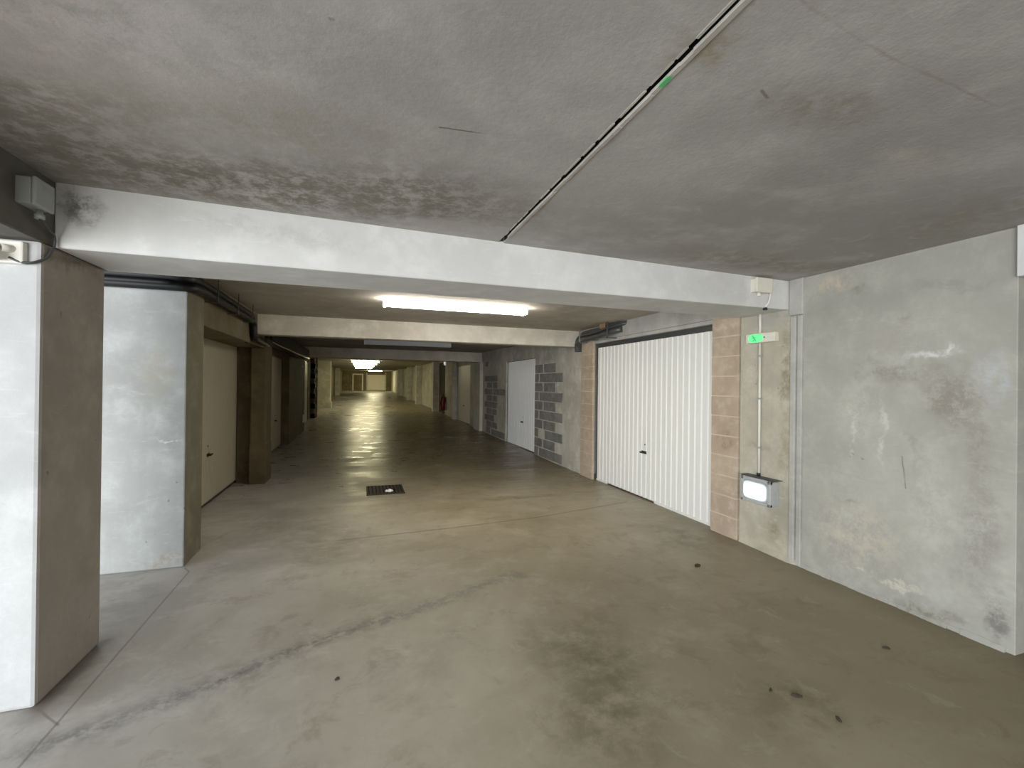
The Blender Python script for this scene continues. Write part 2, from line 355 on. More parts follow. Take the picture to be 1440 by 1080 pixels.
# ------------------------------------------------------------------ ceiling
m = MB()
m.box(-6, .872, -5, 4.5, H, H + .25)
m.box(.906, 4.6, -5, 4.5, H - .004, H + .25)
m.box(.900, .91, -5, 2.9, H + .003, H + .05, mi=1)
m.box(.80, 1.0, -5, 4.5, H + .05, H + .2, mi=1)
rng = random.Random(3)
y = -1.
while y < 2.8:                      # ragged mortar edge of the slab joint, painted pale as if daylit
    d = rng.uniform(.05, .2)
    a = rng.uniform(0, .007)
    m.box(.868, .8735 + a * .5, y, y + d * .8, H - rng.uniform(.001, .004), H + .03, mi=2)
    m.box(.895 - rng.uniform(0, .004), .908, y, y + d, H - rng.uniform(.007, .011), H + .003, mi=2)
    y += d
struct(m, 'ceiling', [M_ceil, M_pit, M_lip])
m = MB()
m.box(-5, 5, 3.0, 8, H, H + .25)
m.hexa([(-5, 8, H), (5, 8, H), (5, 63, H + zf(63)), (-5, 63, H + zf(63)), (-5, 8, H + .3), (5, 8, H + .3), (5, 63, H + zf(63) + .3), (-5, 63, H + zf(63) + .3)])
struct(m, 'ceiling', M_ceil2)

# ------------------------------------------------------------------ beams
def beam(q0, q1, d0, d1, z0, z1, mat, label, bev=.006):
    # q0,q1: left/right front-bottom (x,y); d: depth in y
    m = MB()
    m.hexa([(q0[0], q0[1], z0), (q1[0], q1[1], z0 + (q1[2] if len(q1) > 2 else 0)), (q1[0], q1[1] + d1, z0 + (q1[2] if len(q1) > 2 else 0)), (q0[0], q0[1] + d0, z0),
            (q0[0], q0[1], z1), (q1[0], q1[1], z1), (q1[0], q1[1] + d1, z1), (q0[0], q0[1] + d0, z1)], bev)
    return tag(m.build('ceiling_beam', mat), label, 'beam', 'concrete beams across the garage ceiling')
beam((-1.44, 2.82), (3.66, 3.08, .06), .5, .53, 2.20, H + .01, M_beam, 'wide white-painted concrete beam nearest the camera, spanning the aisle from the left pillar')
beam((-1.41, 7.24), (3.75, 7.24, .01), .24, .24, 2.235, H + .01, M_beam2, 'cream-lit concrete beam right behind the lit ceiling tube')
zb = zf(14.3)
beam((-2, 14.3), (3.8, 14.3), .5, .5, 2.295 + zb - zf(14.3), H + zb + .01, M_beam2, 'grey far concrete beam behind the unlit ceiling lamp')
zb = zf(58)
beam((-2.4, 58), (3.8, 58), .5, .5, 2.75 + zb - .3, H + zb + .01, M_left, 'dark beam at the far end of the aisle above the end door')
m = MB(); m.box(-1.86, -1.44, -4.8, 3.3, 2.205, H + .01, .006)
tag(m.build('ceiling_beam', M_beamL), 'dark concrete side beam at upper left carrying the large grey box', 'beam')

# ------------------------------------------------------------------ pillars
def pillar(x0, x1, y0, y1, z1, mat, label, z0=0, bev=.018, extra=None, group='concrete pillars beside the aisle'):
    m = MB(); m.box(x0, x1, y0, y1, z0, z1, bev, seg=2)
    if extra: extra(m)
    return tag(m.build('concrete_pillar', mat), label, 'pillar', group)
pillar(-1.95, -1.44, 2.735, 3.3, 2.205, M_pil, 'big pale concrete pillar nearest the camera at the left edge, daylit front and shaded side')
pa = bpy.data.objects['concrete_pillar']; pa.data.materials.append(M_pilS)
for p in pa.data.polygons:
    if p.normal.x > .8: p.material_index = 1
def foot(m): m.box(-1.596, -1.369, 7.744, 8.206, 0, .62, .008)
pillar(-1.59, -1.375, 7.75, 8.2, 2.235, M_brown, 'brown stained pillar under the second beam, just beyond the first left garage door', extra=foot)
pillar(3.60, 4.1, 14.05, 14.85, 2.295, M_wallG, 'grey concrete pillar on the right under the third beam, beyond the grey blocks')

# ------------------------------------------------------------------ right-hand walls
m = MB(); m.box(3.65, 4.3, 1.58, 2.935, 0, H + .01, .004)
struct(m, 'wall_right', M_wallR)
m = MB(); m.box(3.655, 4.3, 2.93, 3.625, 0, H + .01)
m.hexa([(3.615, 3.05, 0), (3.66, 2.9, 0), (3.66, 3.62, 0), (3.64, 3.62, 0), (3.65, 3.05, .05), (3.66, 2.9, .05), (3.66, 3.62, .05), (3.655, 3.62, .04)])
struct(m, 'wall_right', M_wallS)
m = MB()
m.box(3.635, 3.68, 2.94, 2.985, 0, 2.195, .006); m.box(3.63, 3.68, 3.0, 3.05, 0, 2.195, .006); m.box(3.625, 3.68, 2.93, 3.06, 2.2, 2.52, .006)
struct(m, 'trim_1', M_lint)
# plaster toe along the foot of the entrance wall
m = MB()
pr = random.Random(5); ys = [1.62 + .07 * i for i in range(20)]
for a, b in zip(ys, ys[1:]):
    d0, h0 = pr.uniform(.01, .022), pr.uniform(.02, .035)
    m.hexa([(3.65 - d0, a, 0), (3.66, a, 0), (3.66, b, 0), (3.65 - d0, b, 0), (3.646, a, h0), (3.66, a, h0), (3.66, b, h0), (3.646, b, h0)])
struct(m, 'baseboard_right', M_wallR)
# lintels and the block wall
m = MB()
m.box(3.665, 4.3, 3.6, 7.2, 2.302, H + .01, .004)
m.box(3.675, 4.3, 4.01, 6.71, 2.255, 2.30, .003)
struct(m, 'wall_right', M_lint)
m = MB()
m.box(3.70, 4.3, 7.15, 9.45, 0, H + .01)
m.box(3.70, 4.3, 9.45, 11.6, 2.17, H + .03)
m.box(3.70, 4.3, 11.6, 14.2, 0, H + .1)
m.box(3.69, 3.72, 7.19, 7.6, 0, 2.52)          # smoother pilaster beside the pier
bl = random.Random(11)
def blk(ya, yb, za, zb_):
    m.box(3.688, 3.72, ya, yb, za, zb_, .006, 1)
for r in range(10):
    za = 2.0 - .2 * (r + 1) + .012; zb_ = za + .178; z_ = .015
    if r % 2 == 0:
        blk(8.99, 9.44, za + z_, zb_ + z_); blk(8.33, 8.92, za + z_, zb_ + z_)
    else:
        blk(9.22, 9.44, za + z_, zb_ + z_); blk(7.98, 9.16 if r != 7 else 8.85, za + z_, zb_ + z_)
blk(13.4, 13.72, 2.12, 2.26)
for r in range(9):
    za = 1.8 - .195 * (r + 1) + .05; zb_ = za + .172
    if r == 8: blk(13.1, 13.55, za, zb_); blk(11.66, 12.95, za - .02, zb_ - .02); continue
    if r == 2: blk(12.9, 13.75, za, zb_); blk(11.66, 12.8, za, zb_); continue
    if r % 2 == 0: blk(12.4 if r != 6 else 12.7, 13.75, za, zb_)
    else: blk(12.95, 13.52, za, zb_); blk(12.4, 12.87, za, zb_)
struct(m, 'wall_right', [M_wallG, M_block])
m = MB()
m.box(3.72, 4.3, 14.7, 15.9, 0, H + .2); m.box(3.72, 4.3, 15.86, 18.3, 2.17 + zf(17), H + .3)
m.box(3.72, 4.3, 18.3, 21.0, 0, H + .3); m.box(3.72, 4.3, 21.0, 22.8, 2.46 + zf(21), H + .4); m.box(3.72, 4.3, 22.8, 62, 0, H + .8)
struct(m, 'wall_right', M_wallG)
m = MB(); m.box(3.58, 3.715, 18.35, 18.75, 0, H + .12); struct(m, 'trim_2', M_wallG)
m = MB(); m.box(3.735, 3.80, 21.0, 22.8, zf(21), 2.46 + zf(21)); struct(m, 'door_1', M_void)
# wall stretch at the picture's right edge: lintel above the grey door
m = MB(); m.box(3.62, 4.3, -1.4, 1.575, 2.22, H + .01, .003); m.box(3.66, 4.3, -5, -1.4, 0, H + .01)
struct(m, 'wall_right', M_beam)

# further pillars, right row
for (y0, xf, lab) in ((23.0, 3.46, 'nearest olive-lit pillar of the far right row, beyond the dark doorway'),
                      (29.5, 3.36, 'second pillar of the far right row along the dim aisle'),
                      (35.5, 3.34, 'third pillar of the far right row along the dim aisle'),
                      (44, 3.3, 'last pillar of the far right row close to the end wall')):
    pillar(xf, 3.74, y0, y0 + .5, H + zf(y0), M_wallG, lab, z0=zf(y0) - .02)

# ------------------------------------------------------------------ brick piers
def pier(y0, y1, xf, xb, ztop, label, nb, h):
    t = thing('block_pier', (xb, (y0 + y1) / 2, 0), label, 'pier', 'tan block piers beside the right garage door')
    c = MB(); c.box(xf + .004, xb, y0 + .004, y1 - .004, 0, ztop); c.build('mortar_core', M_joint, t)
    rr = random.Random(int(y0 * 10))
    for i in range(nb):
        b = MB(); e = rr.uniform(-.002, .002)
        b.box(xf + e, xb - .004, y0, y1, i * h + .006, min((i + 1) * h - .006, ztop), .007, seg=2)
        b.build('block', M_brick, t)
pier(3.638, 4.005, 3.635, 4.2, 2.30, 'tan block pier between the big ribbed garage door and the green exit sign', 11, .209)
pier(6.72, 7.145, 3.655, 3.70, 2.30, 'tan block pier below the dark tangled pipes, far side of the big ribbed door', 11, .209)

# ------------------------------------------------------------------ garage doors
def garage_door(x, side, y0, y1, zb, zt, label, mat, pitch=.104, depth=.01, frame=True, handle=None, group=None, frame_mat=None, kick=None, gap=.02, headgap=.07):
    """side -1: faces -X (right wall), +1: faces +X (left wall)"""
    t = thing('garage_door', (x, (y0 + y1) / 2, zb), label, 'garage door', group)
    m = MB(); n = max(3, round((y1 - y0) / pitch)); p = (y1 - y0) / n
    prof = []
    for i in range(n):
        a = y0 + i * p
        prof += [(a, 0), (a + p * .12, depth), (a + p * .62, depth), (a + p * .74, 0)]
    prof.append((y1, 0))
    bm = m.bm; zs = [zb + gap, zt]
    rows = [[bm.verts.new((x + side * d, yy, z)) for yy, d in prof] for z in zs]
    back = [[bm.verts.new((x - side * .03, yy, z)) for yy in (y0, y1)] for z in zs]
    for i in range(len(prof) - 1):
        bm.faces.new((rows[0][i], rows[0][i + 1], rows[1][i + 1], rows[1][i]))
    bm.faces.new((back[0][0], back[0][1], back[1][1], back[1][0]))
    bm.faces.new([rows[0][0], rows[1][0], back[1][0], back[0][0]]); bm.faces.new([rows[0][-1], rows[1][-1], back[1][1], back[0][1]])
    bm.faces.new(rows[1] + [back[1][1], back[1][0]]); bm.faces.new(rows[0] + [back[0][1], back[0][0]])
    panel = m.build('door_panel', mat, t)
    if frame:
        f = MB()
        f.box(x - side * .05, x + side * .004, y0 - .035, y0 - .004, zb, zt + headgap, .002)
        f.box(x - side * .05, x + side * .004, y1 + .004, y1 + .035, zb, zt + headgap, .002)
        f.box(x - side * .05, x - side * .01, y0 - .03, y1 + .03, zt + .006, zt + headgap)
        f.build('door_frame', frame_mat or M_steel, t)
        g = MB(); g.box(x - side * .06, x - side * .02, y0, y1, zb - .005, zb + gap + .03); g.build('threshold', M_black, t)
    if handle:
        hy, hz = handle; s = side; hx = x + s * depth
        h = MB()
        h.box(hx, hx + s * .008, hy - .055, hy + .055, hz - .02, hz + .02, .003)
        h.lathe((hx, hy, hz), [(.013, 0), (.013, s * .035)], 'X', 12)
        h.box(hx + s * .03, hx + s * .045, hy - .06, hy + .05, hz - .012, hz + .012, .005)
        h.build('handle', M_black, panel)
        k = MB(); k.lathe((hx, hy - .02, hz + .11), [(.011, 0), (.011, s * .006), (.004, s * .007)], 'X', 12); k.build('lock', M_steel, panel)
    if kick:
        k = MB(); k.box(x, x + side * (depth + .006), y0, y1, zb + gap, zb + gap + kick, .002); k.build('kick_plate', M_red, panel)
    return t
gd = garage_door(3.735, -1, 4.045, 6.685, 0, 2.185, 'big white ribbed garage door on the right, between the two tan block piers', M_white, handle=(5.36, .645), frame_mat=M_steel)
# lower lip filling the near half of the bottom gap
m = MB(); m.box(3.722, 3.74, 4.05, 5.12, 0, .03); m.box(3.722, 3.74, 6.35, 6.68, 0, .03); m.build('bottom_strip', M_white, gd)
garage_door(3.74, -1, 9.49, 11.56, zf(10), 2.135 + zf(10), 'white ribbed garage door on the right set in the grey block wall', M_white3, pitch=.12, handle=(10.36, .66), headgap=.03)
garage_door(3.75, -1, 15.9, 18.26, zf(17), 2.16 + zf(17), 'cream garage door on the right, farther on past the grey block wall', M_white2, depth=.004, handle=(17.0, .75), headgap=.03)
garage_door(3.74, -1, -1.3, 1.53, 0, 2.18, 'grey garage door just showing at the right edge of the picture', M_greyd, handle=(.2, .7), kick=.16)
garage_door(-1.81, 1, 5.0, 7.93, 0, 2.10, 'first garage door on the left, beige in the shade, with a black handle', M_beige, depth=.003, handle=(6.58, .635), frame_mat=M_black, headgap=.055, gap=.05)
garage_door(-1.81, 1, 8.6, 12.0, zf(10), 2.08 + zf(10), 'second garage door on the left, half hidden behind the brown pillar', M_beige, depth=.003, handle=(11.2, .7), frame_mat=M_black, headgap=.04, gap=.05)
garage_door(-1.92, 1, 15.3, 18.6, zf(17), 2.2 + zf(17), 'third garage door on the left, a thin pale strip before the toothed block pier', M_white, depth=.004, headgap=.03)
zb = zf(61)
# end wall with its door
te = thing('garage_door', (1.75, 60.9, zb), 'wide pale door closing the far end of the aisle', 'garage door')
m = MB(); m.box(.75, 2.95, 60.88, 60.95, zb + .03, zb + 2.05, .01)
for i in range(12): m.box(.78 + i * .18, .9 + i * .18, 60.865, 60.9, zb + .08, zb + 2.0)
m.build('door_panel', M_white2, te)
m = MB(); m.box(.62, .74, 60.8, 60.95, zb, zb + 2.3); m.box(2.96, 3.08, 60.8, 60.95, zb, zb + 2.3); m.build('door_frame', M_wallG, te)
te = thing('garage_door', (-.35, 60.9, zb), 'small framed door left of the wide door at the far end', 'garage door')
m = MB(); m.box(-.9, .1, 60.88, 60.95, zb + .03, zb + 2.0, .01); m.build('door_panel', M_left, te)
m = MB(); m.box(-1.05, -.91, 60.8, 60.95, zb, zb + 2.15); m.box(.11, .25, 60.8, 60.95, zb, zb + 2.15); m.box(-1.05, .25, 60.8, 60.95, zb + 2.01, zb + 2.15); m.build('door_frame', M_white2, te)
m = MB(); m.box(-3, 4.3, 60.95, 61.3, .3, H + 1); struct(m, 'wall_end', M_left)

# ------------------------------------------------------------------ left-hand walls
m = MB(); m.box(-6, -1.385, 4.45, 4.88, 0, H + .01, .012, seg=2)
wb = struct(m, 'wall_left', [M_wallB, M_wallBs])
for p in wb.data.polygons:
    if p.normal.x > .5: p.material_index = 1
m = MB()
m.box(-2.4, -1.86, 4.86, 4.98, 0, H + .01)
m.box(-2.4, -1.78, 4.86, 8.0, 2.165, H + .01, .004)
m.box(-2.4, -1.775, 5.0, 8.0, 2.33, 2.36)
m.box(-2.4, -1.79, 7.965, 8.56, 0, H + .02)
m.box(-1.8, -1.592, 7.98, 8.2, 0, H + .01)
m.box(-1.8, -1.405, 4.87, 7.74, 2.075, H + .01, .004)
m.box(-2.4, -1.78, 8.56, 12.05, 2.13 + zf(10), H + .1)
struct(m, 'wall_left', M_left)
m = MB(); m.box(-2.4, -1.64, 12.05, 15.2, 0, H + .12, .006)
struct(m, 'wall_left', M_brown)
m = MB()
m.box(-2.4, -1.9, 15.2, 15.27, 0, H + .2); m.box(-2.4, -1.9, 15.2, 18.64, 2.24 + zf(17), H + .2); m.box(-2.4, -1.9, 18.64, 19.6, 0, H + .2)
m.box(-3, -2.25, 19.6, 62, 0, H + .8)
struct(m, 'wall_left', M_left)
# toothed block pier
t = thing('block_pier', (-1.9, 19.7, zf(19.7)), 'narrow pier of alternating dark and pale blocks on the left down the aisle', 'pier')
for i in range(12):
    b = MB(); b.box(-2.2, -1.74 - (.03 if i % 2 else 0), 19.65, 20.2, zf(19.7) + i * .2 - .02, zf(19.7) + i * .2 + .18, .005)
    b.build('block', M_pit if i % 2 == 0 else M_left, t)
m = MB(); m.box(-2.22, -1.70, 20.21, 20.3, zf(20) - .02, H + .14); m.build('mortar_edge', M_mortar, t)
def base(m): m.box(-2.24, -1.5, 25.9, 26.7, .19, .55, .01)
pillar(-2.26, -1.55, 26, 26.7, H + zf(26), M_wallG, 'broad dim pillar on the left down the aisle, beyond the toothed block pier', z0=.19, extra=base)
pillar(-2.3, -1.85, 44, 44.6, H + zf(44), M_wallG, 'pale slim pillar far down the left side of the aisle', z0=zf(44) - .02)

# ------------------------------------------------------------------ ceiling lamps
def tube_lamp(x0, x1, yc, label, diff, cap=M_tin, w=.17, d=.085, dz=0, sk=0):
    z = H + zf(yc - .1) + dz
    t = thing('tube_light', ((x0 + x1) / 2, yc, z), label, 'ceiling light', 'tube lights across the aisle ceiling')
    m = MB(); m.box(x0 + .02, x1 - .02, yc - w * .35, yc + w * .35, z - .03, z, .004); m.build('housing', M_tin, t)
    m = MB(); n = 10; bm = m.bm
    prof = [(-w / 2, -.02), (-w / 2, -.045), (-w * .4, -.07), (-w * .2, -d), (w * .2, -d), (w * .4, -.07), (w / 2, -.045), (w / 2, -.02)]
    A = [bm.verts.new((x0 + .03, yc + a, z + b)) for a, b in prof]; B = [bm.verts.new((x1 - .03, yc + a + sk, z + b)) for a, b in prof]
    for i in range(len(prof)):
        bm.faces.new((A[i], A[(i + 1) % 8], B[(i + 1) % 8], B[i]))
    bm.faces.new(A); bm.faces.new(B)
    df = m.build('diffuser', diff, t)
    for xx in (x0, x1 - .032):
        m = MB(); m.box(xx, xx + .032, yc - w * .5, yc + w * .5, z - d - .002, z - .015, .008); m.build('end_cap', cap if diff is M_tubeoff else diff, df)
    return t
tube_lamp(.23, 1.95, 5.35, 'lit white tube light on the ceiling between the first and second beams', M_tube)
tube_lamp(.05, 2.05, 10.9, 'unlit grey tube light on the ceiling just past the second beam', M_tubeoff, cap=M_tubeoff, d=.105, w=.2)
for yl, lb in ((24, 'lit yellowish tube light nearest of the far lights down the aisle'), (28, 'second lit tube light of the far lights down the aisle'),
               (33, 'third lit tube light of the far lights, small and deep down the aisle'), (40, 'fourth lit tube light of the far lights, very small')):
    tube_lamp(-.45, .85, yl, lb, M_tubeF)
tube_lamp(.8, 2.3, 55.5, 'farthest lit tube light just in front of the end door', M_tubeE)

# ------------------------------------------------------------------ junction boxes, cables, wall lamp
t = thing('junction_box', (-1.44, 2.68, 2.4), 'large square grey junction box on the dark side beam at upper left', 'junction box')
m = MB(); m.box(-1.445, -1.386, 2.555, 2.68, 2.325, 2.443, .006, seg=2); m.build('box_body', M_boxg, t)
m = MB(); m.box(-1.385, -1.366, 2.55, 2.685, 2.32, 2.447, .009, seg=3); m.build('lid', M_boxg, t)
m = MB(); m.lathe((-1.405, 2.65, 2.285), [(.018, 0), (.018, .02), (.013, .022), (.013, .045)], n=12); m.build('cable_gland', M_boxg, t)
t = thing('junction_box', (3.25, 3.06, 2.45), 'small cream junction box at the right end of the white beam', 'junction box')
m = MB(); m.box(3.18, 3.345, 3.005, 3.075, 2.375, 2.49, .006, seg=2); m.build('box_body', M_boxw, t)
m = MB(); m.box(3.175, 3.35, 2.985, 3.004, 2.37, 2.495, .006, seg=2); m.build('lid', M_boxw, t)
m = MB(); m.lathe((3.255, 3.04, 2.345), [(.012, 0), (.016, .004), (.016, .03)], n=12); m.build('cable_gland', M_boxw, t)
m = MB(); m.tube(smooth_path([(3.40, 3.045, 2.505), (3.40, 3.045, 2.42), (3.375, 3.045, 2.30), (3.36, 3.07, 2.262)], .03), .009, 8)
tag(m.build('cable', M_pvc), 'short white cable running down beside the small cream junction box', 'cable')
m = MB(); m.lathe((3.36, 3.07, 2.236), [(.018, 0), (.02, .012), (.014, .024)], n=12)
tag(m.build('rubber_grommet', M_black), 'small black grommet under the right end of the white beam', 'grommet')
m = MB(); m.tube(smooth_path([(-1.405, 2.65, 2.29), (-1.41, 2.72, 2.26), (-1.42, 2.79, 2.25), (-1.425, 2.80, 2.2), (-1.425, 2.75, 2.13), (-1.46, 2.715, 2.095), (-1.5, 2.705, 2.09), (-1.54, 2.7, 2.11)], .04), .006, 8)
tag(m.build('cable', M_steel), 'dark looping cable between large grey junction box and wall lamp at upper left', 'cable')
t = thing('wall_lamp', (-1.6, 2.735, 2.14), 'small white wall lamp at the top of the left pillar, cut by the picture edge', 'wall lamp')
m = MB(); m.box(-1.66, -1.49, 2.70, 2.737, 2.085, 2.19, .008, seg=2); m.build('base_plate', M_pvc, t)
m = MB(); m.tube([(-1.53, 2.71, 2.15), (-1.55, 2.66, 2.145)], .018, 12); m.tube([(-1.55, 2.66, 2.145), (-1.6, 2.63, 2.13)], .018, 12); m.build('arm', M_pvc, t)
m = MB(); m.lathe((-1.6, 2.63, 2.09), [(.015, .07), (.045, .05), (.055, .02), (.055, 0), (.045, 0)], n=20); m.build('lamp_shade', M_pvc, t)

# ------------------------------------------------------------------ conduit, exit sign, floodlight
t = thing('conduit', (3.65, 3.375, 0), 'thin white vertical conduit pipe on the right wall between green sign and lit floodlight', 'conduit')
m = MB(); m.tube([(3.637, 3.375, .716), (3.637, 3.378, 1.982)], .011, 10); m.build('pipe', M_pvc, t)
m = MB(); m.tube([(3.637, 3.378, 2.078), (3.637, 3.38, 2.262)], .012, 10); tag(m.build('conduit', M_pvc), 'short white conduit pipe rising from the green exit sign to the white beam', 'conduit')
for z in (.98, 1.45, 1.86):
    m = MB(); m.box(3.622, 3.656, 3.358, 3.398, z - .008, z + .008, .002); m.build('clip', M_boxg, t)
m = MB(); m.lathe((3.632, 3.375, .714), [(.018, 0), (.018, .02), (.013, .024)], n=12); m.build('cable_gland', M_black, t)

t = thing('exit_sign', (3.65, 3.36, 2.03), 'white emergency exit light with a glowing green pictogram, mounted on the right wall', 'exit sign')
m = MB(); m.box(3.60, 3.656, 3.185, 3.515, 1.985, 2.075, .008, seg=2); m.build('sign_body', M_boxw, t)
m = MB()
bm = m.bm
def disc(mb, x, yc, zc, ry, rz, mi=0, n=28, d=.006, pw=.75):
    ring = []
    for k in range(n):
        a = 2 * math.pi * k / n; c, s_ = math.cos(a), math.sin(a)
        ring.append((yc + ry * math.copysign(abs(c) ** pw, c), zc + rz * math.copysign(abs(s_) ** pw, s_)))
    f = [mb.bm.verts.new((x, a, b)) for a, b in ring]; g = [mb.bm.verts.new((x + d, a, b)) for a, b in ring]
    mb.bm.faces.new(f).material_index = mi
    for k in range(n): mb.bm.faces.new((f[k], f[(k + 1) % n], g[(k + 1) % n], g[k])).material_index = mi
disc(m, 3.5975, 3.395, 2.03, .085, .041)
lw = m.build('lit_window', M_green, t)
m = MB()     # running figure and arrow
disc(m, 3.5965, 3.425, 2.052, .010, .009, n=14, d=.003, pw=1)
def bar(mb, a, b, w, x=3.5963, d=.003):
    a, b = Vector((0, *a)), Vector((0, *b)); t_ = (b - a).normalized(); nn = Vector((0, -t_.z, t_.y)) * w
    q = [a + nn, a - nn, b - nn, b + nn]
    mb.hexa([(x, p.y, p.z) for p in q] + [(x + d, p.y, p.z) for p in q])
bar(m, (3.418, 2.043), (3.405, 2.022), .007); bar(m, (3.405, 2.022), (3.425, 2.002), .005); bar(m, (3.405, 2.022), (3.385, 2.004), .005); bar(m, (3.42, 2.038), (3.44, 2.026), .004); bar(m, (3.415, 2.04), (3.39, 2.034), .004)
m.build('pictogram', M_greenD, lw)
m = MB(); m.lathe((3.602, 3.295, 2.032), [(.006, 0), (.006, -.006)], 'X', 10); m.build('indicator', M_leaf, t)

t = thing('floodlight', (3.65, 3.34, .58), 'lit rectangular floodlight in a grey housing low on the right wall beside the tan pier', 'floodlight')
m = MB(); m.box(3.56, 3.66, 3.165, 3.50, .465, .69, .012, seg=2); m.build('lamp_body', M_alu, t)
m = MB()
for a in ((3.165, 3.505, .665, .70), (3.165, 3.505, .46, .49), (3.165, 3.20, .46, .70), (3.47, 3.505, .46, .70)):
    m.box(3.545, 3.575, a[0], a[1], a[2], a[3], .005)
fr = m.build('frame', M_alu, t)
m = MB(); disc(m, 3.545, 3.335, .578, .138, .088, d=.03, pw=.4, n=40); m.build('lens_rim', M_lensrim, t)
m = MB(); disc(m, 3.538, 3.335, .578, .128, .078, d=.02, pw=.4, n=40); m.build('lens', M_glow, t)
m = MB(); m.box(3.55, 3.66, 3.13, 3.52, .703, .708, .001); m.build('hood', M_steel, t)
for yy in (3.18, 3.49):
    for zz in (.475, .683):
        m = MB(); m.lathe((3.545, yy, zz), [(.008, 0), (.008, -.005), (.004, -.007)], 'X', 10); m.build('screw', M_clip, fr)

# ------------------------------------------------------------------ pipe bundles
t = thing('pipe_bundle', (-1.37, 6, 2.38), 'bundle of black pipes under the ceiling along the left wall, ducking beneath the second beam', 'pipes')
for k, (dx, z0, r) in enumerate(((0, 2.425, .042), (.03, 2.345, .036), (-.07, 2.37, .03))):
    x = -1.345 + dx - .03; zl = 2.16 - k * .035
    m = MB()
    m.tube(smooth_path([(-3.6, 4.405 - .012 * k, z0 - .02), (x, 4.40 - .012 * k, z0 - .02), (x + .01, 4.6, z0), (x, 6.76 - k * .03, z0 - .005), (x, 6.79 - k * .03, zl), (x - .06, 8.0, zl + .01), (x - .14, 8.3, 2.3), (x - .14, 8.62, 2.3)], .09), r, 12)
    m.build('pipe', M_pipeB, t)
for yy in (4.95, 5.7, 6.4):
    m = MB(); m.box(-1.46, -1.295, yy, yy + .02, 2.296, 2.303); m.box(-1.30, -1.293, yy, yy + .02, 2.296, 2.52); m.box(-1.463, -1.457, yy, yy + .02, 2.296, 2.52); m.build('hanger', M_steel, t)
m = MB(); m.box(-1.62, -1.42, 8.5, 14.25, 2.22, 2.49, .01); m.build('duct', M_black, t)
for (yy, xx, zz) in ((14.9, -1.62, 2.44), (15.1, -1.45, 2.45), (19.4, -1.72, 2.58), (14.3, -1.62, 2.02)):  # small white solids added in place of bright points of light
    m = MB(); m.lathe((xx, yy, zz), [(.01, -.03), (.03, -.02), (.03, .02), (.01, .03)], 'Y', 12)
    tag(m.build('glint_dot', M_pvc), 'tiny white dot standing in for a point of light down the left aisle', 'clip', 'white dots for light points on the left')  # filed under clip, but only a dot for a point of light

m = MB(); m.box(-1.64, -1.615, 14.78, 14.86, .36, .60, .006)
tag(m.build('reflector', M_pvc), 'small upright white reflector low on the left wall down the aisle', 'reflector')

t = thing('pipe_bundle', (3.58, 6.5, 2.35), 'tangled dark grey pipes above the far corner of the big right garage door', 'pipes')
for k, (x, z, r, y0) in enumerate(((3.565, 2.355, .046, 6.0), (3.60, 2.44, .03, 5.9), (3.545, 2.425, .02, 6.15), (3.62, 2.485, .024, 5.85))):
    m = MB(); e = .02 * k
    m.tube(smooth_path([(x + .09, y0 - .16, z + .05), (x, y0, z + .02), (x - .02, 6.3, z - .012), (x - .01, 6.95 + e, z - .02), (x - .02, 7.1 - e * .3, z - .09), (x, 7.12, 2.19), (x + .005, 7.13, 2.15)], .1), r, 10)
    m.build('pipe', M_pipeG, t)
for yy, mt in ((6.0, M_pipeG), (6.9, M_clip)):
    m = MB(); m.box(3.50, 3.512, yy, yy + .03, 2.28, 2.52); m.box(3.50, 3.67, yy, yy + .03, 2.28, 2.29); m.build('hanger', mt, t)
m = MB(); m.box(3.50, 3.64, 6.2, 6.24, 2.44, 2.452); m.box(3.53, 3.56, 6.15, 6.3, 2.45, 2.52, .005); m.build('bracket', M_rust, t)
m = MB(); m.lathe((3.565, 6.5, 2.342), [(.046, -.06), (.055, -.05), (.055, .05), (.046, .06)], 'Y', 14); m.build('pipe_coupling', M_pipeG, t)

# ------------------------------------------------------------------ floor drain and litter
t = thing('floor_drain', (.35, 6.85, 0), 'black slotted iron drain grate set in the floor of the aisle', 'drain')
m = MB(); m.box(.10, .60, 6.57, 7.11, .0, .004); m.build('drain_pit', M_pit, t)
m = MB()
for a in ((.09, .61, 6.56, 6.59), (.09, .61, 7.09, 7.12), (.09, .115, 6.56, 7.12), (.585, .61, 6.56, 7.12)): m.box(a[0], a[1], a[2], a[3], 0, .013, .002)
m.build('frame', M_iron, t)
m = MB()
for i in range(9): m.box(.135 + i * .05, .165 + i * .05, 6.59, 7.09, .004, .011, .002)
m.box(.115, .585, 6.83, 6.86, .004, .011)
m.build('grate', M_iron, t)
m = MB()
for (a, b, r) in ((0, 0, .03), (-.04, .015, .02), (.03, .02, .018)):
    m.lathe((.405 + a, 6.68 + b, .012), [(r, 0), (r * 1.1, r * .5), (r * .6, r * 1.1), (.004, r * 1.3)], n=8)
tag(m.build('paper_scrap', M_litter), 'crumpled scrap of white paper lying on the drain grate', 'litter')
